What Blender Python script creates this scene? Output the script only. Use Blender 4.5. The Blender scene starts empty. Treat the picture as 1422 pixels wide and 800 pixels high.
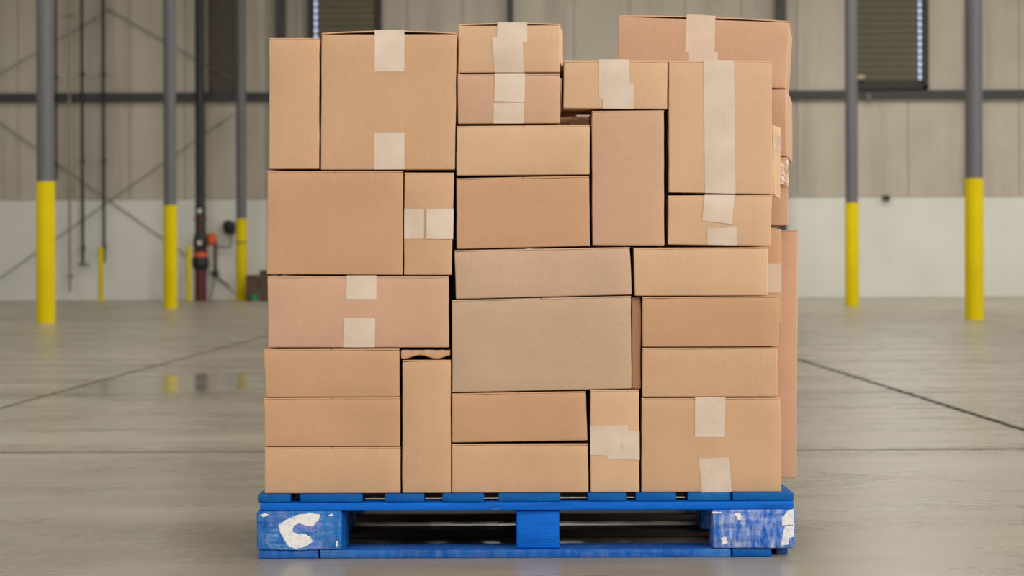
import bpy, bmesh, math, random
from mathutils import Vector, Matrix, noise

random.seed(7)
S = bpy.context.scene
C = S.collection

# ------------------------------------------------------------------ camera
W, HGT = 1422, 800
FPX = 3738.0            # focal length in pixels of the 1422 wide frame
CX, CY = 711.0, 374.6   # optical axis (horizon) in the frame
CAMH = 0.6427
ROLL = 0.0035
cam_d = bpy.data.cameras.new('camera')
cam = bpy.data.objects.new('camera', cam_d); C.objects.link(cam)
cam_d.sensor_fit = 'HORIZONTAL'; cam_d.sensor_width = 36.0
cam_d.lens = FPX / W * 36.0
cam_d.shift_y = -(HGT / 2 - CY) / W
cam_d.clip_end = 300
cam_d.dof.use_dof = True
cam_d.dof.focus_distance = 6.05
cam_d.dof.aperture_fstop = 7.6
cr, sr = math.cos(ROLL), math.sin(ROLL)
cam.matrix_world = Matrix(((cr, sr, 0, 0), (0, 0, -1, 0), (-sr, cr, 0, CAMH), (0, 0, 0, 1)))
S.camera = cam

# ------------------------------------------------------------------ view, world
S.view_settings.view_transform = 'Standard'
S.view_settings.look = 'None'
S.view_settings.gamma = 1.0
S.view_settings.use_curve_mapping = False
S.view_settings.exposure = 0.0
S.cycles.use_denoising = True
w = bpy.data.worlds.new('sky'); S.world = w; w.use_nodes = True
w.node_tree.nodes['Background'].inputs[0].default_value = (0.80, 0.88, 1.0, 1)
w.node_tree.nodes['Background'].inputs[1].default_value = 1.0

# ------------------------------------------------------------------ large lights: daylight in unseen high windows
YF, YB = -8.25, 59.0          # front and back walls
XL, XR = -29.12, 28.73         # side walls
ZC = 9.6
# daylight comes in through a row of high windows in the wall behind the camera
WINS = [(-16.0, 5.6), (-8.5, 5.6), (-1.0, 5.6), (6.5, 5.6), (14.0, 5.6), (21.5, 5.6)]
WZ0, WZ1 = 5.4, 9.0
WIN_P, LAMP_P = 505.0, 130.0
for dx, dw in WINS:
    ld = bpy.data.lights.new('window_daylight', 'AREA')
    ld.shape = 'RECTANGLE'; ld.size = dw; ld.size_y = WZ1 - WZ0
    ld.energy = WIN_P * (1.15 if dx > 0 else .62); ld.color = (1.0, 0.97, 0.94)
    lo = bpy.data.objects.new('window_daylight', ld); C.objects.link(lo)
    lo.location = (dx, YF - 0.05, (WZ0 + WZ1) / 2)
    lo.rotation_euler = Matrix(((1, 0, 0), (0, 0, -1), (0, 1, 0))).to_euler()  # emits towards +Y

# and through the same high windows along the right-hand wall
SIDE_WINS = [(-3.0, 5.6), (6.0, 5.6), (15.0, 5.6)]
for dy, dw in SIDE_WINS:
    ld = bpy.data.lights.new('window_daylight', 'AREA')
    ld.shape = 'RECTANGLE'; ld.size = dw; ld.size_y = WZ1 - WZ0
    ld.energy = WIN_P * 2.6; ld.color = (1.0, 0.97, 0.94)
    lo = bpy.data.objects.new('window_daylight', ld); C.objects.link(lo)
    lo.location = (XR + 0.05, dy, (WZ0 + WZ1) / 2)
    lo.rotation_euler = Matrix(((0, 0, 1), (1, 0, 0), (0, 1, 0))).to_euler()   # emits towards -X

# ------------------------------------------------------------------ helpers
def P(px, py, Y):
    """the point at depth Y on the ray through photo pixel (px, py)"""
    u, v = px - CX, py - CY
    return Vector(((u * cr - v * sr) * Y / FPX, Y, CAMH - (v * cr + u * sr) * Y / FPX))

def ray_plane(px, py, p0, n):
    d = P(px, py, 1.0) - Vector((0, 0, CAMH))
    o = Vector((0, 0, CAMH))
    return o + d * ((p0 - o).dot(n) / d.dot(n))

def lin(r, g, b):
    f = lambda c: ((c / 255 + 0.055) / 1.055) ** 2.4 if c > 10.3 else c / 255 / 12.92
    return (f(r), f(g), f(b), 1.0)

def obj(name, me, mat=None, parent=None):
    if isinstance(me, bmesh.types.BMesh):
        bm = me
        me = bpy.data.meshes.new(name); bm.to_mesh(me); bm.free()
    o = bpy.data.objects.new(name, me); C.objects.link(o)
    if mat and not me.materials: me.materials.append(mat)
    if parent:
        o.parent = parent
    return o

def tag(o, label, cat, group=None):
    o['label'] = label; o['category'] = cat
    if group: o['group'] = group
    return o

def thing(name, label, cat, loc=(0, 0, 0), group=None):
    o = bpy.data.objects.new(name, None); C.objects.link(o)
    o.location = loc; o.empty_display_size = 0.05
    return tag(o, label, cat, group)

def struct(o):
    o['kind'] = 'structure'; return o

def smooth(bm, ang=40):
    for f in bm.faces: f.smooth = True
    for e in bm.edges:
        if len(e.link_faces) == 2 and e.calc_face_angle(0) > math.radians(ang): e.smooth = False

def bm_box(x0, x1, y0, y1, z0, z1, bev=0.0, seg=1, bm=None):
    b = bm or bmesh.new()
    r = bmesh.ops.create_cube(b, size=1)
    for v in r['verts']:
        v.co = Vector((x0 + (v.co.x + .5) * (x1 - x0), y0 + (v.co.y + .5) * (y1 - y0), z0 + (v.co.z + .5) * (z1 - z0)))
    if bev:
        es = list({e for v in r['verts'] for e in v.link_edges})
        bmesh.ops.bevel(b, geom=es, offset=bev, segments=seg, affect='EDGES', profile=0.5)
    return b

def bm_lathe(prof, seg=24, axis='z', bm=None, at=(0, 0, 0)):
    """prof: (radius, height) pairs from bottom to top, closed at both ends"""
    b = bm or bmesh.new(); rings = []
    at = Vector(at)
    def co(r, h, a):
        p = Vector((r * math.cos(a), r * math.sin(a), h))
        if axis == 'y': p = Vector((p.x, -p.z, p.y))
        if axis == 'x': p = Vector((p.z, p.x, p.y))
        return at + p
    for r, h in prof:
        rings.append([b.verts.new(co(max(r, 1e-4), h, 2 * math.pi * i / seg)) for i in range(seg)])
    for a, c in zip(rings, rings[1:]):
        for i in range(seg):
            b.faces.new((a[i], a[(i + 1) % seg], c[(i + 1) % seg], c[i]))
    b.faces.new(list(reversed(rings[0]))); b.faces.new(rings[-1])
    bmesh.ops.recalc_face_normals(b, faces=b.faces[:])
    smooth(b)
    return b

def bm_tube(pts, r, seg=10, bm=None):
    b = bm or bmesh.new(); rings = []
    pts = [Vector(p) for p in pts]
    for i, p in enumerate(pts):
        t = (pts[min(i + 1, len(pts) - 1)] - pts[max(i - 1, 0)]).normalized()
        a = t.cross(Vector((0, 0, 1)))
        if a.length < 1e-3: a = t.cross(Vector((1, 0, 0)))
        a.normalize(); c = t.cross(a)
        rings.append([b.verts.new(p + (a * math.cos(2 * math.pi * k / seg) + c * math.sin(2 * math.pi * k / seg)) * r) for k in range(seg)])
    for a, c in zip(rings, rings[1:]):
        for i in range(seg):
            b.faces.new((a[i], a[(i + 1) % seg], c[(i + 1) % seg], c[i]))
    b.faces.new(list(reversed(rings[0]))); b.faces.new(rings[-1])
    bmesh.ops.recalc_face_normals(b, faces=b.faces[:])
    smooth(b)
    return b

# ------------------------------------------------------------------ materials
class NT:
    def __init__(s, name):
        s.m = bpy.data.materials.new(name); s.m.use_nodes = True
        s.t = s.m.node_tree; s.b = s.t.nodes['Principled BSDF']
    def n(s, typ, **kw):
        nd = s.t.nodes.new(typ)
        ins = kw.pop('ins', {})
        for k, v in kw.items(): setattr(nd, k, v)
        for k, v in ins.items(): s.set(nd.inputs[k], v)
        return nd
    def set(s, sock, v):
        if isinstance(v, bpy.types.NodeSocket): s.t.links.new(v, sock)
        else: sock.default_value = v
    def bs(s, **kw):
        for k, v in kw.items(): s.set(s.b.inputs[k.replace('_', ' ')], v)
    def math(s, op, a, b=0.0, clamp=False):
        nd = s.n('ShaderNodeMath', operation=op, use_clamp=clamp); s.set(nd.inputs[0], a); s.set(nd.inputs[1], b); return nd.outputs[0]
    def mix(s, f, a, b, mode='MIX'):
        nd = s.n('ShaderNodeMix', data_type='RGBA', blend_type=mode)
        s.set(nd.inputs[0], f); s.set(nd.inputs[6], a); s.set(nd.inputs[7], b); return nd.outputs[2]
    def noise(s, vec, scale, detail=3, rough=0.55):
        return s.n('ShaderNodeTexNoise', ins={'Vector': vec, 'Scale': scale, 'Detail': detail, 'Roughness': rough}).outputs[0]
    def mapr(s, v, a, b, c=0.0, d=1.0):
        return s.n('ShaderNodeMapRange', ins={0: v, 1: a, 2: b, 3: c, 4: d}).outputs[0]
    def scale(s, vec, k):
        return s.n('ShaderNodeVectorMath', operation='MULTIPLY', ins={0: vec, 1: k}).outputs[0]
    def objco(s): return s.n('ShaderNodeTexCoord').outputs['Object']
    def world(s): return s.n('ShaderNodeNewGeometry').outputs['Position']
    def bump(s, h, dist, strength=1.0):
        nd = s.n('ShaderNodeBump', ins={'Height': h, 'Distance': dist, 'Strength': strength}); s.bs(Normal=nd.outputs[0])

def plain(name, col, rough=0.6, var=0.06, scale=8.0, metal=0.0, bump=0.0):
    t = NT(name); co = t.objco()
    nz = t.noise(co, scale)
    c = t.mix(t.mapr(nz, .3, .7), tuple(x * (1 - var) for x in col[:3]) + (1,), tuple(min(1, x * (1 + var)) for x in col[:3]) + (1,))
    t.bs(Base_Color=c, Roughness=t.mapr(nz, 0, 1, rough - .06, rough + .06), Metallic=metal)
    if bump: t.bump(nz, bump)
    return t.m

def cardboard(name, horizontal):
    t = NT(name); co = t.objco()
    tint = t.n('ShaderNodeObjectInfo').outputs['Color']
    rnd = t.n('ShaderNodeObjectInfo').outputs['Random']
    sep = t.n('ShaderNodeSeparateXYZ', ins={0: co})
    a = sep.outputs[2] if horizontal else t.math('ADD', sep.outputs[0], sep.outputs[1])
    wob = t.math('MULTIPLY', t.noise(co, 9.0, 2), 0.004)
    fl = t.math('SINE', t.math('MULTIPLY', t.math('ADD', a, wob), 2 * math.pi / 0.0072))
    off = t.n('ShaderNodeVectorMath', operation='ADD', ins={0: co, 1: t.n('ShaderNodeCombineXYZ', ins={0: t.math('MULTIPLY', rnd, 40.0), 1: rnd, 2: t.math('MULTIPLY', rnd, 17.0)}).outputs[0]}).outputs[0]
    blot = t.noise(off, 5.0, 4, .6)
    fib = t.noise(t.scale(off, (1, 1, 6) if horizontal else (6, 6, 1)), 60.0, 3, .7)
    speck = t.noise(off, 420.0, 2, .6)
    k = t.math('ADD', t.mapr(blot, .25, .75, .93, 1.06), t.mapr(fib, .2, .8, -.045, .045))
    k = t.math('ADD', k, t.mapr(speck, .2, .8, -.05, .05))
    k = t.math('ADD', k, t.math('MULTIPLY', fl, .006))
    k = t.math('ADD', k, t.mapr(t.n('ShaderNodeNewGeometry').outputs['Pointiness'], .52, .60, 0, .12))   # rubbed edges, with highlights caught by the bevels put into the colour
    col = t.n('ShaderNodeVectorMath', operation='SCALE', ins={0: tint, 'Scale': k}).outputs[0]
    t.bs(Base_Color=col, Roughness=0.82)
    t.b.inputs['Specular IOR Level'].default_value = 0.25
    t.bump(fl, 0.00003)
    return t.m

def tape_material():
    t = NT('packing_tape'); co = t.objco()
    n1 = t.noise(t.scale(co, (8, 8, 1)), 60.0, 3, .6)
    n2 = t.noise(co, 14.0, 3)
    c = t.mix(t.mapr(n2, .3, .7), lin(209, 186, 163), lin(224, 203, 184))
    c = t.mix(t.mapr(n1, .35, .75, 0, .25), c, lin(226, 211, 196))
    t.bs(Base_Color=c, Roughness=t.mapr(n1, .2, .8, .34, .55))
    t.bump(n2, 0.0015, .5)
    return t.m

def blue_wood(name, base, wear, wearamt=.5, along=0, pale=0.0):
    t = NT(name); co = t.objco()
    st = [28.0, 28.0, 28.0]; st[along] = 2.2
    rnd = t.n('ShaderNodeObjectInfo').outputs['Random']
    off = t.n('ShaderNodeVectorMath', operation='ADD', ins={0: co, 1: t.n('ShaderNodeCombineXYZ', ins={0: t.math('MULTIPLY', rnd, 31.0), 1: t.math('MULTIPLY', rnd, 7.0), 2: rnd}).outputs[0]}).outputs[0]
    grain = t.noise(t.scale(off, tuple(st)), 3.0, 5, .65)
    blot = t.noise(off, 9.0, 5, .62)
    fine = t.noise(t.scale(off, tuple(st)), 14.0, 3, .7)
    c = t.mix(t.mapr(blot, .42, .42 + wearamt, 0, .85), base, wear)
    c = t.mix(t.mapr(grain, .30, .48, .45, 0), c, lin(6, 48, 96))
    c = t.mix(t.mapr(t.math('MULTIPLY', fine, blot), .37, .47, 0, .4), c, lin(120, 165, 205))
    if pale:
        sx = t.noise(t.scale(off, (30, 30, 9)), 2.2, 4, .7)
        sy = t.noise(t.scale(off, (7, 7, 60)), 2.0, 3, .6)
        m = t.math('MULTIPLY', t.mapr(sx, .40, .72), t.mapr(sy, .25, .6))
        c = t.mix(t.math('MULTIPLY', m, pale, True), c, lin(205, 212, 232))
    t.bs(Base_Color=c, Roughness=t.mapr(blot, .2, .8, .5, .7), Specular_IOR_Level=.18)
    t.bump(t.math('ADD', grain, t.math('MULTIPLY', fine, .4)), 0.0016)
    return t.m

def concrete_floor():
    t = NT('polished_concrete'); co = t.world()
    big = t.noise(co, .22, 4, .55)
    mid = t.noise(t.scale(co, (.55, 1, 1)), 1.3, 5, .6)
    fine = t.noise(co, 26.0, 4, .65)
    scr = t.noise(t.scale(co, (.9, 2.4, 1)), 2.0, 6, .7)       # traffic scuffs
    mid2 = t.noise(t.scale(co, (.8, 1.3, 1)), 2.2, 6, .68)
    tyre = t.noise(t.scale(co, (.6, 2.0, 1)), .9, 7, .72)
    c = t.mix(t.mapr(mid, .32, .68), lin(146, 136, 118), lin(176, 168, 151))
    c = t.mix(t.mapr(big, .35, .65, .0, .5), c, lin(136, 127, 110))
    c = t.mix(t.mapr(mid2, .45, .72, 0, .5), c, lin(122, 112, 96))
    c = t.mix(t.mapr(fine, .3, .75, 0, .22), c, lin(187, 180, 164))
    c = t.mix(t.mapr(scr, .58, .78, 0, .45), c, lin(100, 91, 78))
    c = t.mix(t.mapr(tyre, .60, .72, 0, .45), c, lin(96, 87, 75))
    sep = t.n('ShaderNodeSeparateXYZ', ins={0: co})
    def gauss(x, y, rx, ry):
        dx = t.math('DIVIDE', t.math('SUBTRACT', sep.outputs[0], x), rx)
        dy = t.math('DIVIDE', t.math('SUBTRACT', sep.outputs[1], y), ry)
        return t.math('ADD', t.math('MULTIPLY', dx, dx), t.math('MULTIPLY', dy, dy))
    def joint_dirt(axis, start, half):              # grime worn into the slabs along the joints
        f = t.math('FRACT', t.math('ADD', t.math('DIVIDE', t.math('SUBTRACT', sep.outputs[axis], start), SL), 40.5))
        dist = t.math('MULTIPLY', t.math('ABSOLUTE', t.math('SUBTRACT', f, .5)), SL)
        return t.math('MULTIPLY', t.mapr(dist, half * .25, half, 1.0, 0.0), t.mapr(mid2, .3, .65, .25, .7))
    c = t.mix(joint_dirt(1, 9.55, .13), c, lin(92, 80, 68))
    c = t.mix(joint_dirt(0, -2.42, .045), c, lin(92, 76, 64))
    d = t.math('ADD', gauss(-1.85, 15.2, .62, 1.9), t.mapr(mid, 0, 1, -.5, .5))
    wet = t.mapr(d, .35, 1.15, 1.0, 0.0)
    c = t.mix(t.math('MULTIPLY', wet, .2), c, lin(110, 105, 96))
    r = t.mapr(t.math('ADD', t.math('MULTIPLY', mid, .6), t.math('MULTIPLY', scr, .4)), .3, .7, .22, .36)
    r = t.math('SUBTRACT', r, t.math('MULTIPLY', wet, .20))
    t.bs(Base_Color=c, Roughness=r)
    t.bs(Specular_IOR_Level=t.math('ADD', t.mapr(mid2, .35, .65, .34, .20), t.math('MULTIPLY', wet, .30)))
    t.bump(fine, 0.0006, .5)
    return t.m

def wall_paint(name, c0, c1, streak=.35):
    t = NT(name); co = t.world()
    st = t.noise(t.scale(co, (1.6, 1, .10)), 1.1, 5, .6)
    bl = t.noise(co, .6, 4, .6)
    c = t.mix(t.mapr(bl, .3, .7), c0, c1)
    c = t.mix(t.mapr(st, .48, .75, 0, streak), c, tuple(x * .62 for x in c0[:3]) + (1,))
    t.bs(Base_Color=c, Roughness=.6)
    return t.m

M = {}
SL = 4.45                      # size of the floor slabs
M['card_v'] = cardboard('cardboard_upright_flutes', False)
M['card_h'] = cardboard('cardboard_level_flutes', True)
M['tape'] = tape_material()
M['floor'] = concrete_floor()
M['joint'] = plain('joint_filler', lin(66, 50, 42), .9, .15, 3)
M['white_wall'] = wall_paint('white_painted_concrete', lin(222, 221, 209), lin(233, 232, 222), .10)
M['panel'] = wall_paint('liner_panel', lin(186, 176, 160), lin(202, 193, 177), .7)
M['side'] = wall_paint('side_wall_paint', lin(150, 147, 140), lin(165, 162, 155), .1)
M['roof'] = plain('roof_deck', lin(168, 166, 160), .7, .05, .3)
M['dark_steel'] = plain('dark_steel', lin(58, 58, 57), .55, .10, 2)
M['black_pipe'] = plain('black_pipe', lin(38, 38, 38), .5, .1, 3)
M['col_grey'] = plain('column_grey_paint', lin(104, 103, 107), .45, .05, 2)
M['yellow'] = plain('safety_yellow', lin(224, 200, 0), .6, .06, 2.5); M['yellow'].node_tree.nodes['Principled BSDF'].inputs['Specular IOR Level'].default_value = .15
M['red_pipe'] = plain('dark_red_pipe', lin(92, 32, 32), .5, .12, 4)
M['orange'] = plain('orange_paint', lin(222, 92, 48), .5, .08, 5)
M['gauge'] = plain('gauge_white', lin(225, 215, 212), .4, .03, 5)
M['pale_pipe'] = plain('pale_conduit', lin(140, 132, 112), .5, .08, 3)
M['sheet_brown'] = plain('dark_brown_sheet', lin(84, 75, 68), .7, .1, 1)
M['rod'] = plain('brace_rod_steel', lin(126, 119, 108), .6, .1, 1)
M['louver'] = plain('olive_louver', lin(118, 112, 94), .5, .08, 3)
M['louver_dark'] = plain('louver_back', lin(66, 62, 52), .7, .08, 3)
M['frame'] = plain('louver_frame_dark', lin(48, 42, 42), .6, .1, 3)
M['brown'] = plain('brown_bin', lin(92, 70, 52), .7, .12, 6)
M['green'] = plain('green_plastic', lin(52, 150, 92), .5, .08, 6)
M['housing'] = plain('lamp_housing', lin(200, 200, 200), .5, .03, 6)
M['beige'] = plain('pale_fitting', lin(190, 180, 150), .5, .05, 6)
M['blue_front'] = blue_wood('blue_paint_board', lin(0, 106, 214), lin(0, 88, 184), .6, 0)
M['blue_deck'] = blue_wood('blue_paint_deck', lin(0, 88, 168), lin(16, 112, 166), .5, 1)
M['blue_block'] = blue_wood('blue_paint_block', lin(0, 94, 176), lin(36, 134, 206), .26, 0, .3)
M['blue_bottom'] = blue_wood('blue_paint_bottom', lin(0, 90, 180), lin(44, 116, 190), .3, 0, .15)
M['blue_pale'] = blue_wood('blue_paint_whitewashed', lin(8, 96, 200), lin(84, 138, 214), .3, 0, 1.0)
M['shade_wood'] = plain('shade_darkened_wood', lin(78, 66, 55), .8, .2, 12)  # dark tone stands in for the shade inside the pallet
M['bare_wood'] = blue_wood('bare_wood_inner', lin(120, 104, 84), lin(96, 84, 70), .4, 0)
tw = NT('white_paint_smear'); nzw = tw.noise(tw.objco(), 60.0, 4, .7)
tw.bs(Base_Color=tw.mix(tw.mapr(nzw, .30, .48), lin(190, 204, 230), lin(242, 238, 234)), Roughness=.55); tw.bump(nzw, .0008)
M['smear'] = tw.m
tl = NT('lavender_paint_smear'); nzl = tl.noise(tl.objco(), 70.0, 4, .7)
tl.bs(Base_Color=tl.mix(tl.mapr(nzl, .35, .65), lin(72, 112, 196), lin(132, 150, 214)), Roughness=.55)
M['lavender'] = tl.m
tq = NT('pale_blue_wash'); nzq = tq.noise(tq.scale(tq.objco(), (1, 1, 3)), 30.0, 6, .75)
tq.bs(Base_Color=tq.mix(tq.mapr(nzq, .42, .62), lin(4, 94, 178), lin(116, 164, 214)), Roughness=.5)
M['wash'] = tq.m
tc = NT('clear_tape'); nzc = tc.noise(tc.objco(), 90.0, 3, .6)
tc.bs(Base_Color=tc.mix(tc.mapr(nzc, .4, .7), lin(206, 172, 142), lin(228, 208, 190)), Roughness=.3)
M['clear'] = tc.m
def emit(name, col, s):
    t = NT(name); t.bs(Base_Color=col, Emission_Color=col, Emission_Strength=s); return t.m
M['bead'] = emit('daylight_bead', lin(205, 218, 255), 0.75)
M['lens'] = emit('lamp_lens', (1, .98, .94, 1), 6.0)

# ------------------------------------------------------------------ structure: floor of cast slabs
JX = [-2.42 + SL * i for i in range(-6, 8)]
JY = [9.55 + SL * i for i in range(-4, 13)]
fl = struct(obj('floor', bm_box(XL - .3, XR + .3, YF - .3, YB + .3, -0.25, -0.009), M['joint']))
slab = bm_box(-SL / 2 + .017, SL / 2 - .017, -SL / 2 + .024, SL / 2 - .024, -0.009, 0.0, .003)
slab_me = bpy.data.meshes.new('concrete_slab'); slab.to_mesh(slab_me); slab.free(); slab_me.materials.append(M['floor'])
last = bm_box(-SL / 2 + .017, SL / 2 - .017, -SL / 2 + .024, -SL / 2 + (YB + .25 - JY[-2]), -0.009, 0.0, .003)
last_me = bpy.data.meshes.new('concrete_slab_cut'); last.to_mesh(last_me); last.free(); last_me.materials.append(M['floor'])
for i in range(13):
    for j in range(len(JY) - 1):
        o = obj('concrete_slab', last_me if j == len(JY) - 2 else slab_me, None, fl)
        o.location = (JX[i] + SL / 2, JY[j] + SL / 2, 0)

# ------------------------------------------------------------------ structure: walls and roof
ZBAND = 2.20
ZG = P(711, 133, YB - .1).z
wb = struct(obj('wall_back', bm_box(XL, XR, YB + .10, YB + .3, 0, ZC), M['panel']))
band = obj('painted_band', bm_box(XL, XR, YB, YB + .10, 0, ZBAND, .01), M['white_wall'], wb)
PW = 1.22
def panel_mesh(z0, z1):
    b = bm_box(-PW / 2 + .006, PW / 2 - .006, YB + .055, YB + .10, z0, z1, .008)
    me = bpy.data.meshes.new('liner_panel'); b.to_mesh(me); b.free(); me.materials.append(M['panel']); return me
pm1, pm2 = panel_mesh(ZBAND + .012, ZG - .02), panel_mesh(ZG + .02, ZC)
x = XL + PW / 2
while x < XR - PW / 2:
    for me in (pm1, pm2):
        o = obj('liner_panel', me, None, wb); o.location.x = x
    x += PW
girt = struct(obj('trim_1', bm_box(XL, XR, YB - .10, YB + .06, ZG - .095, ZG + .095, .01), M['dark_steel']))
struct(obj('wall_left', bm_box(XL - .2, XL, YF, YB + .3, 0, ZC), M['side']))
b = bmesh.new()
edges = [YF] + [e for dy, dw in SIDE_WINS for e in (dy - dw / 2, dy + dw / 2)] + [YB + .3]
for a, c in zip(edges[0::2], edges[1::2]): bm_box(XR, XR + .2, a, c, WZ0, WZ1, bm=b)
bm_box(XR, XR + .2, YF, YB + .3, 0, WZ0, bm=b); bm_box(XR, XR + .2, YF, YB + .3, WZ1, ZC, bm=b)
struct(obj('wall_right', b, M['white_wall']))
for i, (dy, dw) in enumerate(SIDE_WINS):
    fr = struct(obj('window_%d' % (i + 7), bm_box(XR + .08, XR + .12, dy - dw / 2, dy + dw / 2, WZ0, WZ0 + .06, .004), M['col_grey']))
    for my in (-dw / 2 + .03, -dw / 6, dw / 6, dw / 2 - .03):
        obj('mullion', bm_box(XR, XR + .04, dy + my - .03, dy + my + .03, WZ0 + .06, WZ1, .004), M['col_grey'], fr)
struct(obj('ceiling', bm_box(XL - .2, XR + .2, YF - .2, YB + .3, ZC, ZC + .2), M['roof']))
# front wall behind the camera, with the row of high window openings
b = bmesh.new()
edges = [XL] + [e for dx, dw in WINS for e in (dx - dw / 2, dx + dw / 2)] + [XR]
for a, c in zip(edges[0::2], edges[1::2]): bm_box(a, c, YF - .25, YF, WZ0, WZ1, bm=b)
bm_box(XL, XR, YF - .25, YF, 0, WZ0, bm=b); bm_box(XL, XR, YF - .25, YF, WZ1, ZC, bm=b)
struct(obj('wall_front', b, M['side']))
for i, (dx, dw) in enumerate(WINS):
    fr = struct(obj('window_%d' % (i + 1), bm_box(dx - dw / 2, dx + dw / 2, YF - .12, YF - .08, WZ0, WZ0 + .06, .004), M['col_grey']))
    for mx in (-dw / 2 + .03, -dw / 6, dw / 6, dw / 2 - .03):
        obj('mullion', bm_box(dx + mx - .03, dx + mx + .03, YF - .04, YF, WZ0 + .06, WZ1, .004), M['col_grey'], fr)

# ------------------------------------------------------------------ lamps under the roof
def lamp_data(k):
    ld = bpy.data.lights.new('high_bay_light', 'AREA')
    ld.shape = 'RECTANGLE'; ld.size = 1.15; ld.size_y = .36; ld.energy = LAMP_P * k; ld.color = (1, .97, .92); return ld
LAMPS = {'front': lamp_data(1.0), 'left': lamp_data(.6), 'mid': lamp_data(1.6), 'right': lamp_data(2.1)}   # by the back wall, power set per side to brighten its right half
hous = bm_box(-.62, .62, -.2, .2, .0, .11, .02); hm = bpy.data.meshes.new('housing'); hous.to_mesh(hm); hous.free(); hm.materials.append(M['housing'])
lens = bm_box(-.58, .58, -.18, .18, -.012, .0); lm = bpy.data.meshes.new('lens'); lens.to_mesh(lm); lens.free(); lm.materials.append(M['lens'])
hang = bm_tube([(0, 0, .1), (0, 0, .62)], .006, 6)
hgm = bpy.data.meshes.new('hanger'); hang.to_mesh(hgm); hang.free(); hgm.materials.append(M['dark_steel'])
for ix, lx in enumerate((-21.5, -12.9, -6.9, 0.2, 6.9, 13.5, 21.5)):
    for ly in (-2, 9, 20, 31, 42, 52):
        t = thing('high_bay_lamp', 'long white high bay lamp hanging under the warehouse roof', 'lamp', (lx, ly, ZC - .62), 'high bay lamps under the roof')
        obj('housing', hm, None, t); obj('lens', lm, None, t); 
        for hx in (-.5, .5): obj('hanger', hgm, None, t).location.x = hx
        lo = bpy.data.objects.new('lamp_light', LAMPS['front' if ly < 35 else 'left' if lx < -3 else 'mid' if lx < 3 else 'right']); C.objects.link(lo); lo.parent = t; lo.location = (0, 0, -.03)

# ------------------------------------------------------------------ steel columns with yellow guards
def column(px, Y, label):
    c = P(px, CY, Y); X = c.x
    t = thing('steel_column', label, 'column', (X, Y, 0), 'round steel columns of the hall')
    obj('post', bm_lathe([(.108, 0.02), (.108, ZC - .02)], 28), M['col_grey'], t)
    obj('guard_sleeve', bm_lathe([(.118, 0.0), (.118, 1.745), (.112, 1.76)], 28), M['yellow'], t)
    obj('cap_plate', bm_box(-.2, .2, -.2, .2, ZC - .02, ZC), M['col_grey'], t)
    return t
column(63.5, 33.6, 'thick grey column with yellow guard, farther from back wall, on the side of the sprinkler riser')
column(236.5, 45.9, 'grey column with yellow guard between the farther column and the dark red sprinkler riser')
cC = column(335.5, 58.1, 'grey column with yellow guard standing against back wall beside two brown bins')
column(1183, 45.9, 'grey column with yellow guard in front of the olive louver with a lit edge')
column(1353, 33.6, 'thick grey column with yellow guard, farther from back wall, on the side of the small black box')
YW = 58.78                                           # things fixed to the back wall
# dented sticker marks on the column near the bins
o = obj('strap', bm_box(-.122, .122, -.122, -.105, 1.235, 1.262, .004), M['dark_steel'], cC)

def bollard(px, Y, top, label):
    c = P(px, CY, Y); h = P(px, top, Y).z
    t = thing('safety_bollard', label, 'bollard', (c.x, Y, 0), 'thin yellow bollards by the back wall')
    obj('post', bm_lathe([(.056, 0.01), (.056, h - .03), (.045, h - .008), (.02, h)], 20), M['yellow'], t)
    obj('base_plate', bm_box(-.10, .10, -.10, .10, 0, .012, .003), M['yellow'], t)
bollard(140, 57.9, 343, 'thin short yellow bollard in front of the pair of dark wall pipes')
bollard(262, 57.9, 342, 'thin short yellow bollard beside the dark red sprinkler riser')

# ------------------------------------------------------------------ pipes, posts and rods on the back wall
def wall_pipe(name, px, w, top, bot, mat, label, cat, Y=YW, foot=False):
    a = P(px, top, Y); z1 = ZC - .01 if top < 0 else a.z; z0 = P(px, bot, Y).z
    X = P(px, CY, Y).x
    t = thing(name, label, cat, (X, Y, z0))
    r = w / FPX * Y / 2
    obj('pipe', bm_lathe([(r, 0.0), (r, z1 - z0)], 14), mat, t)
    zz = .35
    while zz < z1 - z0:
        obj('clamp', bm_box(-r * 1.15, r * 1.15, -r * .6, YB - Y - .01, zz - .025, zz + .025, .004), mat, t); zz += 1.9
    if foot: obj('foot', bm_box(-.11, .11, -.03, YB - Y, -.012, .012, .005), M['rod'], t)
wall_pipe('wall_pipe', 115, 4.2, -5, 366, M['black_pipe'], 'dark vertical pipe with a small foot bracket, ending above floor on back wall', 'pipe', foot=True)
wall_pipe('wall_pipe', 144.5, 4.4, -5, 365, M['black_pipe'], 'dark vertical pipe coming down behind the thin yellow bollard', 'pipe')
wall_pipe('conduit', 97, 3.0, -5, 405, M['pale_pipe'], 'thin pale conduit running down the back wall nearly to the floor', 'conduit', Y=58.70)
wall_pipe('wall_pipe', 78.5, 3.6, -5, 250, M['black_pipe'], 'dark vertical pipe half hidden behind the thick grey column', 'pipe')

def wall_post(px, w, label, zb=0.0):
    X = P(px, CY, 58.8).x; h = w / FPX * 58.8 / 2
    t = thing('wall_post', label, 'post', (X, 58.8, zb))
    obj('flange', bm_box(-h, h, -.09, -.07, 0, ZC - zb, .003), M['dark_steel'], t)
    obj('flange', bm_box(-h, h, .08, .10, 0, ZC - zb, .003), M['dark_steel'], t)
    obj('web', bm_box(-.012, .012, -.07, .08, 0, ZC - zb), M['dark_steel'], t)
wall_post(391, 14, 'dark steel wall post rising behind the tall narrow box')
wall_post(710, 9, 'slim dark steel wall post rising behind the small jagged taped box')
wall_post(1086, 13, 'dark steel wall post rising behind the topmost tilted pinkish box')

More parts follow.
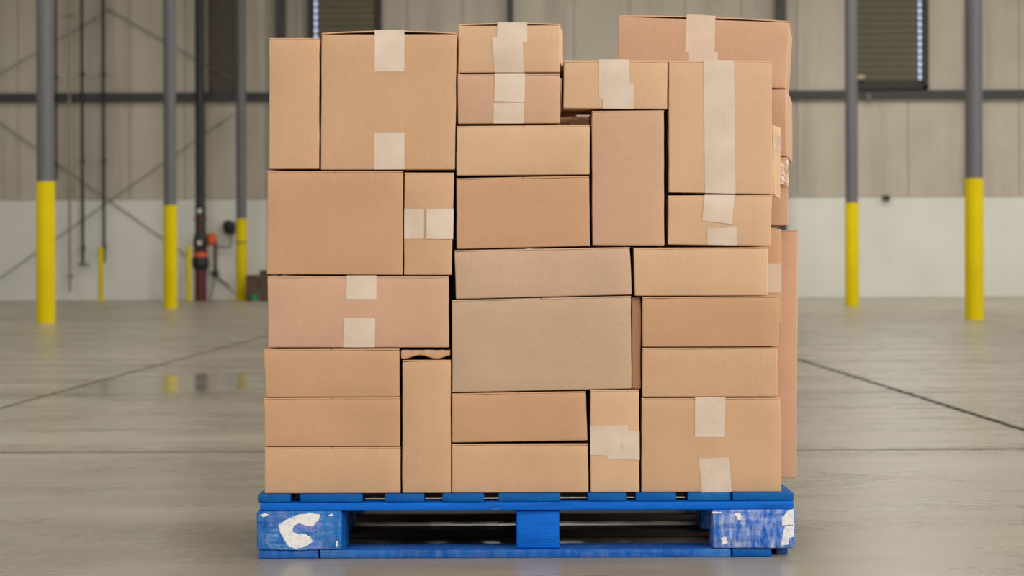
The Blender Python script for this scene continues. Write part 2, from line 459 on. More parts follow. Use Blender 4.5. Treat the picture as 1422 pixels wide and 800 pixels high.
def rod(p, q, label, Y):
    a, c = P(*p, Y), P(*q, Y)
    a.z = max(a.z, .05); c.z = max(c.z, .05)
    mid = (a + c) / 2
    t = thing('brace_rod', label, 'rod', mid, 'cross bracing rods on the back wall')
    obj('rod', bm_tube([a - mid, c - mid], .013, 8), M['rod'], t)
    for e in (a, c): obj('turnbuckle', bm_tube([(e - mid) * .86, (e - mid) * .90], .024, 8), M['rod'], t)
rod((325, 158), (-40, 416), 'thin diagonal brace rod crossing another over the white wall band, falling away from the riser', 58.86)
rod((-60, 128), (320, 398), 'thin diagonal brace rod crossing another over the white wall band, falling towards the riser', 58.955)
rod((-60, 138), (143, 20), 'thin diagonal brace rod above the girt ending at the dark pipes', 58.86)
rod((143, 9), (325, 112), 'thin diagonal brace rod above the girt running behind the sprinkler riser', 58.95)

# sprinkler riser
X = P(278.5, CY, 58.2).x
t = thing('sprinkler_riser', 'thick black sprinkler riser pipe with dark red lower part and gauges', 'pipe', (X, 58.2, 0))
def zr(py): return P(278.5, py, 58.2).z
obj('upper_pipe', bm_lathe([(.105, zr(285)), (.105, ZC - .01)], 20), M['black_pipe'], t)
obj('lower_pipe', bm_lathe([(.128, 0.0), (.128, zr(371))], 20), M['red_pipe'], t)
obj('valve_body', bm_lathe([(.12, zr(346)), (.16, zr(342)), (.15, zr(330)), (.115, zr(322)), (.115, zr(285))], 20), M['black_pipe'], t)
obj('valve_neck', bm_lathe([(.155, zr(360)), (.155, zr(346))], 20), M['red_pipe'], t)
obj('band', bm_lathe([(.158, zr(357)), (.162, zr(351))], 20), M['orange'], t)
obj('coupling', bm_lathe([(.13, zr(375)), (.185, zr(370)), (.185, zr(360)), (.155, zr(357))], 20), M['black_pipe'], t)
obj('nameplate', bm_box(-.04, .04, -.155, -.11, zr(321), zr(312), .006), M['red_pipe'], t)
obj('flange', bm_lathe([(.135, zr(306)), (.135, zr(302))], 20), M['red_pipe'], t)
for py, rr, yy in ((293, .05, -.125), (337.5, .05, -.175)):
    g = obj('gauge', bm_lathe([(rr, 0), (rr, .06)], 16, 'y', at=(0, yy + .05, zr(py))), M['gauge'], t)
    obj('gauge_ring', bm_lathe([(rr + .01, 0), (rr + .01, .045)], 16, 'y', at=(0, yy + .05, zr(py))), M['black_pipe'], g)
obj('side_branch', bm_tube([(.10, 0, zr(331)), (.30, 0, zr(331))], .03, 10), M['red_pipe'], t)
xo = P(294, CY, 58.2).x - X
obj('trim_valve', bm_lathe([(.05, zr(341)), (.11, zr(337)), (.11, zr(328)), (.05, zr(324))], 12, at=(xo, 0, 0)), M['orange'], t)
xd = P(299, CY, 58.2).x - X
dp = obj('drain_pipe', bm_tube([(xo, 0, zr(331)), (xd, 0, zr(333)), (xd, 0, zr(381))], .04, 12), M['black_pipe'], t)
obj('drain_end', bm_lathe([(.03, zr(386)), (.085, zr(382)), (.07, zr(377)), (.04, zr(375))], 12, at=(xd, 0, 0)), M['black_pipe'], dp)
obj('drain_leg', bm_tube([(xd, 0, zr(384)), (xd - .14, .1, .0)], .012, 6), M['dark_steel'], dp)
obj('drain_leg', bm_tube([(xd, 0, zr(384)), (xd + .42, .25, .12)], .012, 6), M['dark_steel'], dp)
# thin dark brown plate laid on the wall behind the riser
bx = bm_box(P(288, 0, 58.9).x, P(327, 0, 58.9).x, 58.992, YB + .05, ZG + .1, ZC - .05, .004)
tag(obj('dark_wall_patch', bx, M['sheet_brown']), 'dark brown patch behind sprinkler riser above the girt', 'panel')
# alarm bell
c = P(317, 314, 58.75)
t = thing('alarm_bell', 'dark round alarm bell on back wall between riser and grey column', 'bell', c)
obj('gong', bm_lathe([(.13, -.02), (.125, .03), (.09, .07), (.02, .085)], 20, 'y'), M['black_pipe'], t)
obj('back_box', bm_box(-.09, .14, .0, .25, -.16, .09, .01), M['dark_steel'], t)
obj('bell_pipe', bm_tube([(.05, .12, -.14), (.03, .12, -.45), (-.3, .12, -.46)], .018, 8), M['black_pipe'], t)

# brown bins and green cup at the wall
def bin_(x0, x1, y0, Y, label, dep):
    a, c = P(x0, y0, Y), P(x1, y0, Y)
    t = thing('brown_bin', label, 'bin', ((a.x + c.x) / 2, Y, 0), 'brown bins at the foot of the back wall')
    hw = (c.x - a.x) / 2
    b = bm_box(-hw, hw, 0, dep, 0, a.z, .02, 2)
    for v in b.verts:
        if v.co.z < a.z * .5: v.co.x *= .96
    obj('bin_body', b, M['brown'], t)
    obj('rim', bm_box(-hw - .012, hw + .012, -.012, dep + .012, a.z - .045, a.z - .01, .008), M['brown'], t)
    obj('lid', bm_box(-hw + .02, hw - .02, .03, dep - .03, a.z - .01, a.z + .03, .012), M['frame'], t)
bin_(341, 358, 384, 57.45, 'brown bin beside the yellow guarded column, with green cup in front', .34)
bin_(359.8, 378, 377, 57.5, 'taller brown bin standing on the far side from the yellow guarded column', .34)
c = P(353.5, 417, 57.3)
t = thing('green_cup', 'small green plastic cup on the floor in front of the brown bins', 'cup', (c.x, 57.25, 0))
obj('cup', bm_lathe([(.055, 0), (.075, .11), (.068, .112), (.05, .02)], 16), M['green'], t)
obj('rim', bm_lathe([(.078, .105), (.08, .112), (.078, .119)], 16), M['green'], t)

# ------------------------------------------------------------------ louvers with lit edges
def louver(x0, x1, ybot, side, label, z0=None):
    Y = 58.93
    a, c = P(x0, 60, Y), P(x1, 60, Y)
    z0 = P((x0 + x1) / 2, ybot, Y).z; z1 = z0 + 3.1
    t = thing('wall_louver', label, 'louver', ((a.x + c.x) / 2, Y, z0), 'olive louvers high on the back wall')
    hw = (c.x - a.x) / 2; H = z1 - z0
    obj('back_plate', bm_box(-hw, hw, .03, .13, 0, H), M['louver_dark'], t)
    fr = .11
    obj('frame_side', bm_box(-hw, -hw + (fr if side < 0 else .05), -.10, .05, 0, H, .006), M['frame'], t)
    obj('frame_side', bm_box(hw - (fr if side > 0 else .12), hw, -.10, .05, 0, H, .006), M['frame'], t)
    obj('frame_sill', bm_box(-hw, hw, -.10, .05, 0, .10, .006), M['frame'], t)
    obj('frame_head', bm_box(-hw, hw, -.10, .05, H - .1, H, .006), M['frame'], t)
    # the lit gap stands just inside the frame on one side
    gx = (hw - fr - .055) if side > 0 else (-hw + fr + .055)
    bl0 = -hw + .05 if side > 0 else -hw + fr + .115
    bl1 = hw - fr - .115 if side > 0 else hw - .12
    n = int((H - .3) / .145)
    for i in range(n):
        z = .26 + i * .145
        b = bm_box(bl0, bl1, -.012, .012, -.072, .072, .004)
        bmesh.ops.rotate(b, verts=b.verts[:], cent=(0, 0, 0), matrix=Matrix.Rotation(math.radians(28), 3, 'X'))
        o = obj('blade', b, M['louver'], t); o.location = (0, -.01, z)
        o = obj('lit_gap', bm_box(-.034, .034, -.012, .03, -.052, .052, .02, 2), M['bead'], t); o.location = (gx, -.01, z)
    return t
lv = louver(1186, 1288, 124, 1, 'olive slatted louver with a beaded lit edge behind grey yellow column')
lv2 = louver(428, 530, 123, -1, 'olive slatted louver with a beaded lit edge behind the big square box')
c = P(1195, 107, 58.8)
t = thing('junction_box', 'small pale junction box on the louver behind the grey column', 'junction box', (c.x, 58.80, c.z))
obj('box', bm_box(-.10, .10, 0, .06, -.045, .045, .008), M['beige'], t); obj('cover', bm_box(-.085, .085, -.008, 0, -.035, .035, .003), M['beige'], t)
c = P(1207.5, 133, 58.7)
t = thing('girt_fitting', 'small grey fitting fixed on the girt under the louver', 'fitting', (c.x, 58.82, c.z))
obj('box', bm_box(-.06, .06, 0, .08, -.06, .06, .01), M['col_grey'], t); obj('stub', bm_lathe([(.02, -.12), (.02, -.06)], 10, at=(0, .04, 0)), M['col_grey'], t)
c = P(1231, 275, 58.9)
t = thing('outlet_box', 'small black box at the top of the white wall band', 'outlet', (c.x, 58.88, c.z))
obj('box', bm_box(-.075, .075, 0, .12, -.055, .055, .01), M['black_pipe'], t); obj('cover', bm_box(-.065, .065, -.01, 0, -.045, .045, .003), M['black_pipe'], t)

# ------------------------------------------------------------------ blue pallet
PY0, PY1 = 6.0, 7.0
ZD, ZS, ZB, ZU = .1430, .1245, .1060, .0195     # deck top, stringer top, block top, block bottom
def px_x(px, Y=PY0, py=735): return P(px, py, Y).x
PX0, PX1 = px_x(357), px_x(1103.5)
pal = thing('wooden_pallet', 'worn blue painted block pallet with white smears under the boxes', 'pallet', (0, PY0, 0))
def rough_box(x0, x1, y0, y1, z0, z1, bev=.003, amp=.0012, cut=6):
    b = bm_box(x0, x1, y0 - PY0, y1 - PY0, z0, z1)
    L = [x1 - x0, y1 - y0, z1 - z0]
    for ax in range(3):
        n = max(0, min(cut, int(L[ax] / .06)))
        if n:
            es = [e for e in b.edges if abs((e.verts[0].co - e.verts[1].co)[ax]) > L[ax] * .9]
            bmesh.ops.subdivide_edges(b, edges=es, cuts=n, use_grid_fill=True)
    for v in b.verts:
        q = v.co + Vector((x0 * 9, z0 * 31, y0 * 5))
        v.co += Vector((noise.noise(q * 14), noise.noise(q * 14 + Vector((9, 3, 1))), noise.noise(q * 14 + Vector((2, 7, 5))) * .6)) * amp
    es = [e for e in b.edges if len(e.link_faces) == 2 and e.calc_face_angle(0) > 1.0]
    bmesh.ops.bevel(b, geom=es, offset=bev, segments=2, affect='EDGES', profile=.5)
    smooth(b, 50)
    return b
decks = [(358, 403), (416, 503), (534, 589), (614, 672), (692, 778), (816, 870.5), (883, 939), (956, 1015), (1017, 1103)]
for a, c in decks:
    obj('deck_board', rough_box(px_x(a, PY0, 690), px_x(c, PY0, 690), PY0 + .004 + random.random() * .004, PY1, ZS, ZD), M['blue_deck'], pal)
for y0, y1, mat, q in ((PY0, PY0 + .10, 'blue_front', 0), (PY0 + .45, PY0 + .55, 'bare_wood', .009), (PY1 - .10, PY1, 'shade_wood', 0)):
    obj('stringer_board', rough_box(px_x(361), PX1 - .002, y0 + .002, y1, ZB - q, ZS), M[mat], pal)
def block(x0, x1, y0, y1, mat, chamfer=0):
    b = rough_box(x0, x1, y0, y1, ZU, ZB - (.009 if PY0 + .3 < y0 < PY0 + .6 else 0), .004, .0014)
    o = obj('block', b, M[mat], pal); return o
bxs = [(px_x(356.5), px_x(474)), (px_x(717), px_x(777)), (px_x(990), px_x(1104))]
first = {}
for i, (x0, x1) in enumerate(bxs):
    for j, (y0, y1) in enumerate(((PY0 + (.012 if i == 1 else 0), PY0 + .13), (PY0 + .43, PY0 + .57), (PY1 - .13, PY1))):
        o = block(x0, x1, y0, y1, ('blue_block', 'blue_front', 'blue_pale')[i] if j == 0 else ('shade_wood' if i == 1 else 'blue_block'))
        if j == 0: first[i] = o
# lead-in cheek at the fork opening edge of the first block
b = bmesh.new()
q = [(px_x(473.5), PY0 + .004), (px_x(479), PY0 + .03), (px_x(479), PY0 + .128), (px_x(473.5), PY0 + .128)]
vs0 = [b.verts.new((x, y - PY0, ZU + .001)) for x, y in q]; vs1 = [b.verts.new((x, y - PY0, ZB - .004)) for x, y in q]
b.faces.new(vs0); b.faces.new(vs1)
for i in range(4): b.faces.new((vs0[i], vs0[(i + 1) % 4], vs1[(i + 1) % 4], vs1[i]))
bmesh.ops.recalc_face_normals(b, faces=b.faces[:])
obj('cheek', b, M['blue_deck'], first[0])
# bottom boards: two side runners, boards across
bb = lambda x0, x1, y0, y1, mat='blue_bottom': obj('bottom_board', rough_box(x0, x1, y0, y1, 0.0, ZU - .0008), M[mat], pal)
bb(px_x(358), px_x(442), PY0 + .002, PY1); bb(px_x(1017), px_x(1072), PY0 + .006, PY1, 'blue_deck')
bb(px_x(443.5), px_x(1015), PY0 + .0, PY0 + .14)
bb(px_x(443.5), px_x(1015), PY0 + .45, PY0 + .57, 'shade_wood')
bb(px_x(443.5), px_x(1015), PY1 - .12, PY1, 'shade_wood')
bb(px_x(1080), px_x(1097), PY0 + .05, PY0 + .3)
# paint smears on the block faces (thin skins with their own outline)
def smear(pts, parent, mat, Y=PY0, th=.0018, name='paint_smear'):
    b = bmesh.new(); out = []
    n = len(pts)
    for i in range(n):
        a, c = pts[i], pts[(i + 1) % n]
        m = max(1, int(math.hypot(c[0] - a[0], c[1] - a[1]) / 1.6))
        for s in range(m):
            f = s / m; qx, qy = a[0] + (c[0] - a[0]) * f, a[1] + (c[1] - a[1]) * f
            out.append((qx + noise.noise(Vector((qx * .5, qy * .5, 3))) * 1.3, qy + noise.noise(Vector((qx * .5, qy * .5, 8))) * 1.1))
    vf = [b.verts.new(P(x, y, Y - th) - Vector((0, PY0, 0))) for x, y in out]
    f = b.faces.new(vf)
    r = bmesh.ops.extrude_face_region(b, geom=[f])
    for v in r['geom']:
        if isinstance(v, bmesh.types.BMVert): v.co.y += th + .003
    bmesh.ops.triangulate(b, faces=b.faces[:]); bmesh.ops.recalc_face_normals(b, faces=b.faces[:])
    o = obj(name, b, M[mat], parent); return o
zp = lambda pts: [(350 + x / 7.62, 680 + y / 7.62) for x, y in pts]
smear(zp([(150, 470), (260, 400), (330, 330), (450, 262), (600, 235), (740, 250), (745, 330), (700, 420), (660, 520), (690, 600), (560, 640), (330, 635), (180, 625), (140, 540)]), first[0], 'wash', th=.0012)
smear(zp([(280, 370), (360, 320), (480, 270), (620, 250), (720, 265), (700, 330), (640, 390), (560, 380), (500, 355), (440, 385), (430, 450), (500, 470), (560, 470), (620, 500), (640, 550), (580, 600), (480, 625), (390, 605), (340, 530), (300, 450)]), first[0], 'smear')
smear(zp([(80, 275), (130, 250), (180, 265), (120, 292)]), first[0], 'smear')
smear(zp([(700, 340), (750, 345), (740, 420), (640, 455), (540, 440), (450, 440), (445, 390), (500, 362), (560, 385), (640, 395)]), first[0], 'lavender')
smear(zp([(640, 520), (740, 560), (730, 620), (580, 630), (600, 600), (645, 555)]), first[0], 'lavender')
smear(zp([(800, 275), (840, 255), (860, 275), (825, 285)]), first[0], 'smear')
smear(zp([(885, 545), (905, 540), (905, 600), (890, 610)]), first[0], 'smear')
zq = lambda pts: [(970 + x / 6.4, 660 + y / 6.4) for x, y in pts]
smear(zq([(790, 320), (845, 300), (852, 440), (745, 445), (740, 380)]), first[2], 'smear')
smear(zq([(770, 452), (850, 445), (850, 545), (800, 560), (800, 615), (735, 628), (750, 530)]), first[2], 'smear')
smear(zq([(320, 340), (370, 330), (390, 400), (350, 395)]), first[2], 'smear')
smear(zq([(200, 560), (240, 545), (262, 600), (215, 620)]), first[2], 'smear')
smear(zq([(120, 325), (210, 325), (200, 340), (125, 340)]), first[2], 'smear')

# ------------------------------------------------------------------ cardboard boxes
TAN, BRN, PNK, PAL, GRY, LGT = lin(205, 165, 129), lin(199, 156, 120), lin(203, 163, 134), lin(202, 168, 141), lin(194, 164, 136), lin(213, 175, 139)
YBX = 6.02
GRP = 'cardboard boxes stacked on the blue pallet'

class Face:
    """front face of a box: maps (s,t) to a point, with its bulge"""
    def __init__(s, TL, TR, BR, BL, n, bulge, seed):
        s.c = (TL, TR, BR, BL); s.n = n; s.b = bulge; s.seed = seed
        s.ex = (TR - TL); s.ey = (BL - TL)
    def disp(s, u, v):
        w = max(0, math.sin(math.pi * min(1, max(0, u)))) * max(0, math.sin(math.pi * min(1, max(0, v))))
        q = Vector((u * 2.2 + s.seed * 3.1, v * 2.2, s.seed * 7.7))
        return (s.b * w + .0016 * noise.noise(q) * min(1, w * 3))
    def uv(s, p):
        d = p - s.c[0]
        return d.dot(s.ex) / s.ex.length_squared, d.dot(s.ey) / s.ey.length_squared

def tape_piece(face, quad, root, lift=.0006, wrap=None, mat='tape', crumple=0.0):
    """quad: four pixel corners TL TR BR BL on the front face"""
    p = [ray_plane(x, y, face.c[0], face.n) for x, y in quad]
    N = 8
    b = bmesh.new(); g = []
    out = face.n
    for j in range(N + 1):
        row = []
        for i in range(N + 1):
            u, v = i / N, j / N
            q = (p[0] * (1 - u) + p[1] * u) * (1 - v) + (p[3] * (1 - u) + p[2] * u) * v
            s_, t_ = face.uv(q)
            d = face.disp(s_, t_) + lift
            if crumple: d += abs(noise.noise(q * 90)) * crumple
            row.append(b.verts.new(q + out * d - root))
        g.append(row)
    if wrap:                                        # run on over the top (negative) towards the back
        top = []
        for k in range(1, 5):
            row = []
            for i in range(N + 1):
                q = g[0][i].co - out * (wrap * k / 4)
                q.z = g[0][i].co.z + .0005
                row.append(b.verts.new(q))
            top.insert(0, row)
        g = top + g
    for a, c in zip(g, g[1:]):
        for i in range(N):
            b.faces.new((a[i], c[i], c[i + 1], a[i + 1]))
    b.normal_update()
    bmesh.ops.solidify(b, geom=b.faces[:], thickness=-.0003)
    bmesh.ops.recalc_face_normals(b, faces=b.faces[:])
    for f in b.faces: f.smooth = False
    return b

NBOX = 0
def card_box(label, TL, TR, BR, BL, tint=TAN, Y=YBX, Yr=None, depth=.36, tapes=(), flute='v', lift=0.0, base=None,
             flaps='top', bulge=None, wob=.0011, skew=0.0, category='box', wavy=0.0):
    global NBOX
    NBOX += 1; seed = NBOX
    Yr = Y if Yr is None else Yr
    c = [P(*TL, Y), P(*TR, Yr), P(*BR, Yr), P(*BL, Y)]
    if base is not None: c[2].z = base; c[3].z = base
    ex = (c[1] - c[0]); ex.z = 0; ex.normalize()
    n = Vector((ex.y, -ex.x, 0))                    # outwards, to the camera side
    back = -n * depth
    root = Vector(((c[2].x + c[3].x) / 2, (c[2].y + c[3].y) / 2, min(c[2].z, c[3].z))) + back * .5
    t = thing('cardboard_box', label, category, root, GRP)
    if bulge is None: bulge = random.choice((.0015, .003, .0045, -.0012))
    face = Face(*c, n, bulge, seed)
    mat = M['card_h' if flute == 'h' else 'card_v']
    width, height = (c[1] - c[0]).length, (c[0] - c[3]).length
    FT = .0035 if flaps == 'top' and height > .05 else 0.0      # thickness of the folded top flaps
    N = [max(1, min(8, int(width / .035))), max(1, min(6, int(depth / .06))), max(1, min(8, int(height / .035)))]
    if wavy: N[0] = 14
    b = bmesh.new(); vs = {}
    up = Vector((0, 0, 1))
    def pos(i, j, k):
        u, d, v = i / N[0], j / N[1], k / N[2]
        top = c[0] * (1 - u) + c[1] * u - up * FT; bot = c[3] * (1 - u) + c[2] * u
        p = bot * (1 - v) + top * v + back * d + ex * (skew * math.sin(math.pi * min(1, d * 1.2)) * (u > .99))
        if j == 0: p = p + n * face.disp(u, 1 - v)
        if wavy: p = p + up * (wavy * (.5 + .5 * math.sin(u * 9.5 + 4.2)) if k == 0 else 0) - up * (abs(noise.noise(Vector((u * 6, 3, 1)))) * .003 if k else 0) + n * (.004 * noise.noise(Vector((u * 9, k * 2, 5))))
        if i in (0, N[0]) and 0 < j < N[1] and 0 < k < N[2]: p = p + ex * (noise.noise(p * 7) * .0012)
        e = noise.noise(p * 23 + Vector((seed, 0, 0))) * wob
        if i in (0, N[0]): p = p + ex * e
        if k == N[2]: p = p + up * min(0, noise.noise(p * 19)) * wob * 1.2
        return p - root
    def vert(i, j, k):
        if (i, j, k) not in vs: vs[i, j, k] = b.verts.new(pos(i, j, k))
        return vs[i, j, k]
    def quads(A, B, f):
        for x in range(A):
            for y in range(B): b.faces.new([vert(*f(*q)) for q in ((x, y), (x + 1, y), (x + 1, y + 1), (x, y + 1))])
    quads(N[0], N[2], lambda x, y: (x, 0, y)); quads(N[0], N[2], lambda x, y: (x, N[1], y))
    quads(N[1], N[2], lambda x, y: (0, x, y)); quads(N[1], N[2], lambda x, y: (N[0], x, y))
    quads(N[0], N[1], lambda x, y: (x, y, 0)); quads(N[0], N[1], lambda x, y: (x, y, N[2]))
    bmesh.ops.recalc_face_normals(b, faces=b.faces[:])
    es = [e for e in b.edges if len(e.link_faces) == 2 and e.calc_face_angle(0) > 1.0]
    bmesh.ops.bevel(b, geom=es, offset=.0028, segments=2, affect='EDGES', profile=.6)
    smooth(b, 60)
    body = obj('box_body', b, mat, t); body.color = tint
    if FT:                                          # two top flaps meeting at a seam that runs to the back
        for side in (0, 1):
            fb = bmesh.new(); rows = []
            for i in range(7):
                f = i / 6
                u = f * .498 if side == 0 else 1 - f * .498
                h = lift * math.sin(math.pi / 2 * f) ** .8
                q = c[0] * (1 - u) + c[1] * u + up * (h - .0004)
                col = [fb.verts.new(q + back * d - up * th - n * .002 - root) for d, th in ((.0, FT - .0008), (.0, 0), (.985, 0), (.985, FT - .0008))]
                rows.append(col)
            for a, e in zip(rows, rows[1:]):
                for k in range(4): fb.faces.new((a[k], e[k], e[(k + 1) % 4], a[(k + 1) % 4]))
            fb.faces.new(rows[0]); fb.faces.new(list(reversed(rows[-1])))
            bmesh.ops.recalc_face_normals(fb, faces=fb.faces[:])
            o = obj('flap', fb, mat, t); o.color = tint
    for tp in tapes:
        quad, wrap = (tp[0], depth * .98) if len(tp) == 2 and tp[1] == 'wrap' else (tp, None)
        obj('tape', tape_piece(face, quad, root, wrap=wrap), M['tape'], t)
    return t, face, root

R = lambda x0, y0, x1, y1: ((x0, y0), (x1, y0), (x1, y1), (x0, y1))
Z0 = ZD + .0006
# bottom layer
card_box('plain flat box lying on pallet, lowest of three equal boxes beside the tall slim box', (367.5, 621), (556, 620.6), (556, 687), (367.5, 687), TAN, base=Z0)
card_box('plain flat brown box, middle one of three equal boxes beside the tall slim box', (366.6, 552.6), (555.5, 551.8), (555.5, 620), (367.6, 620.3), BRN)
card_box('plain flat brown box, uppermost of three equal boxes under the wide pinkish box', (366.5, 485), (554.5, 484.2), (554.8, 551.2), (369, 552), BRN)
card_box('tall slim plain box standing on the pallet next to three equal flat boxes', (558.8, 500.2), (625.8, 499.8), (626.2, 686), (558.6, 686), TAN, base=Z0, flute='v')
card_box('plain flat box lying on pallet between tall slim box and the ragged taped box', (627.8, 616.6), (816.6, 616), (817.2, 685), (627.8, 685.5), TAN, base=Z0)
card_box('plain flat box under the biggest greyish box, tipped slightly over a dark gap', (628, 546.3), (813.4, 543.2), (815.8, 611.6), (627.8, 614.6), BRN)
card_box('narrow upright box with ragged horizontal tape, standing on the pallet', (820, 541.6), (887.6, 541.2), (888, 684.6), (820, 684.6), LGT, base=Z0, flute='h', depth=.26,
         tapes=[((819.6, 592), (872.5, 590), (872.5, 634), (819.8, 632)), ((844, 599), (888.0, 598.4), (888.2, 639), (845, 637))])
card_box('large tan box with tape above and below, standing on the pale smeared pallet corner', (891.2, 553), (1083.6, 552.4), (1085, 684), (891, 684), TAN, base=Z0, depth=.25,
         tapes=[(((965, 552), (1007.5, 552), (1006.5, 607), (964.8, 607)), 'wrap'), ((970, 637), (1012.6, 635), (1016, 683.6), (974.5, 684))])
# second layers
card_box('wide pinkish box with tape tabs at both edges, lying on three equal flat boxes', (371.4, 383.8), (622.8, 383.8), (623.6, 482.6), (372.4, 482.6), PNK,
         tapes=[(((481.4, 382.8), (523, 382.8), (523, 415.6), (481, 415.6)), 'wrap'), ((478.2, 441.4), (521.2, 442), (520.6, 482.4), (477.4, 482.4))])
card_box('biggest plain greyish beige box in the middle of the stack', (627.4, 416.6), (876.2, 410.8), (876.8, 539.8), (628, 545), GRY, flute='h')
card_box('plain flat box on the large tan box with two tapes', (892.2, 483), (1079.8, 482.4), (1079.6, 551), (892.2, 551.4), TAN, depth=.25)
card_box('plain flat box, upper of two equal ones above the large tan two tape box', (892.2, 412.6), (1081.4, 411), (1081.6, 481.2), (892.4, 481.8), BRN, depth=.25)
card_box('dented narrow box edge squeezed between biggest greyish box and the flat boxes', (877.6, 413), (890, 412.6), (889.6, 540), (877.6, 540), BRN, Y=6.045, depth=.24, flute='v', bulge=-.006, wob=.003, flaps=None)
card_box('long pale low box lying on the biggest greyish beige box', (631.2, 347.4), (874.6, 343), (877.4, 409.2), (633.2, 415.4), PAL)
card_box('plain low box beside the long pale low box, under the crookedly taped box', (880, 344), (1066.6, 343.4), (1066.4, 410.6), (881.6, 411), LGT, depth=.25)
card_box('large plain brown box between the tall narrow box and the wide pinkish box', (370.8, 237.6), (559.8, 237.4), (559, 382), (370.6, 380.6), BRN)
card_box('narrow upright box with a tape band split in the middle', (561.6, 239.6), (630.4, 239.6), (627, 382), (561, 382), TAN, flute='h',
         tapes=[((561.4, 290), (589, 290), (588.8, 331.6), (561.2, 331.6)), ((592.4, 290), (630, 290), (629.2, 332), (592.2, 331.8))])
card_box('plain medium box between the flat light box and the long pale low box', (633.8, 247.4), (818, 244), (819.6, 341.6), (634, 345.8), BRN)
card_box('plain flat light box under the small pinkish box with two piece tape', (634.2, 175), (819, 173.2), (818.6, 242.4), (634, 243.8), LGT)
card_box('tall plain pinkish box standing upright under the box with stepped tape', (822, 154), (922, 153), (922.6, 341), (823, 340.6), PNK, depth=.26, flute='h')
card_box('low box with two crooked tape pieces under the box taped full height', (928, 271.4), (1072.4, 270.6), (1069.8, 341.6), (928, 339.6), LGT, depth=.25,
         tapes=[((978.4, 270.6), (1020, 270.8), (1016.8, 311.6), (975, 307)), ((981.6, 317.6), (1023.4, 314.4), (1023.8, 340.6), (982.4, 339.8))])
# top layers
b14, f14, r14 = card_box('tall light box with one tape band running its full height', (928.8, 84.6), (1071.8, 84.6), (1073, 270), (929.2, 267), LGT, depth=.25, flute='h',
         tapes=[((977, 84.4), (1019, 84.4), (1021.6, 269), (978.8, 268))])
card_box('small light box with stepped tape lying on the tall pinkish upright box', (783, 84.2), (927, 84), (926.8, 151.6), (782.4, 150.4), LGT, depth=.26,
         tapes=[(((831.6, 82.6), (874.2, 82.6), (874.2, 117), (831.8, 117)), 'wrap'), ((831.8, 117), (880, 115.4), (880, 137.2), (831.8, 137)), ((837, 137), (880, 137), (880, 151), (837.2, 150.6))])
card_box('small pinkish box with tape in two pieces under the small jagged taped box', (635.8, 103), (777.6, 102.4), (778, 171.2), (635.6, 171.8), PNK,
         tapes=[((687, 102.6), (729.2, 102.4), (728.4, 142), (686.4, 140.4)), ((685.6, 143.6), (727.6, 142.4), (727.4, 171.4), (685.4, 171.4))])
card_box('small light box with jagged wide tape, topmost beside the big square box', (636.4, 33.6), (777.6, 33), (777.6, 100.2), (636.6, 101), LGT, Y=6.032, Yr=6.02, depth=.20, lift=.003,
         tapes=[(((690.6, 31.2), (732.2, 31.2), (732.4, 52), (690.4, 52)), 'wrap'), ((684, 52), (732.4, 52), (732.4, 58.6), (684.2, 58.6)), ((684.2, 58.6), (726.2, 58.6), (727.6, 100.6), (687, 100.4))])
card_box('tall narrow plain box standing beside the big square box with two tapes', (374, 52.6), (443.6, 52.6), (443.2, 234.6), (373.6, 234.8), TAN, flute='v')
card_box('big square tan box with one tape above and one below, in top layer', (446.6, 45.6), (634.2, 45.2), (631.8, 235.6), (445.6, 235.8), TAN, lift=.0055,
         tapes=[(((520.4, 41.6), (561.6, 41.6), (561.6, 99.6), (520.2, 99.6)), 'wrap'), ((520, 185), (561.6, 185), (561.6, 235.2), (519.8, 235.4))])
# crushed strip over the slim box
card_box('crushed thin strip of cardboard squeezed on top of the tall slim box', (557, 486), (624.6, 485.4), (625.4, 498.4), (557.2, 498.4), BRN, Y=6.026, depth=.30, bulge=-.003, wob=.002, flaps=None, wavy=.008)
# back row, seen past the front boxes
card_box('tall pinkish box of back row overhanging the pale smeared pallet corner', (905, 320.4), (1108, 319.6), (1106.4, 665), (905, 665), PNK, Y=6.41, depth=.46, base=Z0, flute='h')
card_box('narrow plain box of back row half hidden, standing under the shallow taped box', (905, 452.5), (1077.5, 452), (1077.5, 668), (905, 668), BRN, Y=6.29, depth=.11, base=Z0)
card_box('shallow box of back row with a tape tab at its upright edge', (905, 318), (1085.4, 317.6), (1085.6, 449.4), (905, 449.8), TAN, Y=6.285, depth=.115,
         tapes=[((1062, 365.6), (1085.4, 365.6), (1085.4, 406.6), (1062, 406.6))])
bR3, fR3, rR3 = card_box('pinkish box of back row with crumpled clear tape on its edge', (880, 218), (1094.4, 217.6), (1094.6, 312.6), (880, 313.6), PNK, Y=6.30, depth=.5)
bR2, fR2, rR2 = card_box('plain box of back row directly beneath the topmost tilted pinkish box', (872, 124), (1091.4, 124.2), (1092, 216.6), (872, 215), PNK, Y=6.345, Yr=6.295, depth=.45, flaps=None, skew=.002)
card_box('large pinkish box with stepped tape, topmost and tilted in the back row', (859, 21), (1096, 29), (1090.6, 122.4), (857, 119.4), PNK, Y=6.348, Yr=6.30, depth=.42, lift=.004, skew=.0,
         tapes=[(((953.6, 20), (993.4, 22), (992.4, 72), (951.6, 72)), 'wrap'), ((956.6, 72), (996.8, 72), (996.8, 100), (957, 100))])
bR6, fR6, rR6 = card_box('box of back row glimpsed in the dark gap beside the tall pinkish upright box', (742, 161.5), (821, 161.5), (821, 660), (742, 660), LGT, Y=6.40, depth=.4, base=Z0)
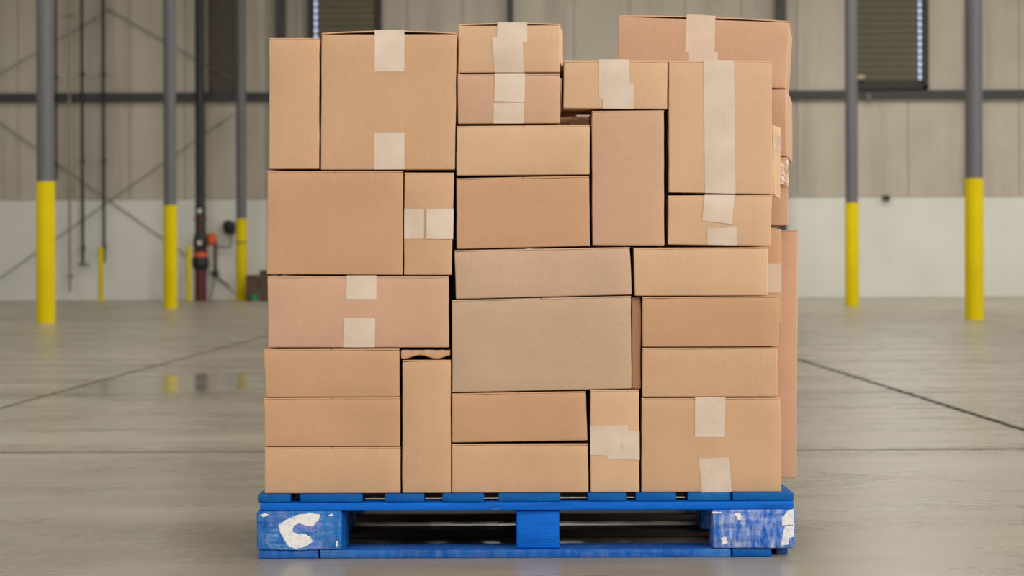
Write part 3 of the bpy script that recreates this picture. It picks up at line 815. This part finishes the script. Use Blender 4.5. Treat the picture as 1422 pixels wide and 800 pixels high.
# unseen back-row boxes, added so no light leaks through the front gaps
for lab, a, c, y0, y1 in (
        ('large plain unseen filler box of back row standing behind the three equal flat boxes', 385, 545, 395, 665),
        ('large plain unseen filler box of back row standing behind the biggest greyish box', 560, 735, 360, 665),
        ('plain unseen filler box of back row behind the large plain brown box', 392, 550, 110, 391),
        ('plain unseen filler box of back row standing behind the ragged taped and dented boxes', 826, 899, 332, 665),
        ('slim plain unseen filler box of back row behind the tall pinkish upright box', 826, 868, 152, 328),
        ('small plain unseen filler box of back row behind the two small taped boxes', 742, 802, 102, 158),
        ('plain unseen filler box of back row behind the plain medium and flat light boxes', 563, 730, 190, 356)):
    card_box(lab, (a, y0), (c, y0), (c, y1), (a, y1), BRN, Y=6.40, depth=.5 if c < 735 else .4, base=Z0 if y1 == 665 else None)
# torn flap and crumpled clear tape beside the full-height taped box
def sheet(pts, root, mat, name, parent, crum, tint=None, th=.0006, N=9):
    b = bmesh.new(); g = []
    for j in range(N + 1):
        row = []
        for i in range(N + 1):
            u, v = i / N, j / N
            q = (pts[0] * (1 - u) + pts[1] * u) * (1 - v) + (pts[3] * (1 - u) + pts[2] * u) * v
            q = q + Vector((noise.noise(q * 70), -abs(noise.noise(q * 80 + Vector((5, 5, 5)))) * 1.5, noise.noise(q * 60 + Vector((1, 9, 2))))) * crum
            row.append(b.verts.new(q - root))
        g.append(row)
    for a, c in zip(g, g[1:]):
        for i in range(N): b.faces.new((a[i], c[i], c[i + 1], a[i + 1]))
    b.normal_update()
    bmesh.ops.solidify(b, geom=b.faces[:], thickness=-th)
    bmesh.ops.recalc_face_normals(b, faces=b.faces[:])
    o = obj(name, b, M[mat], parent)
    if tint: o.color = tint
    return o
sheet([P(1072.2, 174, 6.04), P(1082.5, 178, 6.20), P(1081.5, 277, 6.20), P(1073.4, 270, 6.04)], r14, 'card_v', 'side_flap', b14, .0012, LGT, .003)
sheet([P(1073, 186, 6.035), P(1084, 190, 6.18), P(1083, 212, 6.18), P(1073.4, 210, 6.035)], r14, 'clear', 'tape', b14, .003)
sheet([P(1079, 224, 6.285), P(1094, 222, 6.29), P(1094.6, 258, 6.29), P(1080, 254, 6.285)], rR3, 'clear', 'tape', bR3, .003)
sheet([P(789.5, 163, 6.393), P(820, 163, 6.393), P(820, 178, 6.393), P(789.5, 178, 6.393)], rR6, 'clear', 'tape', bR6, .002)
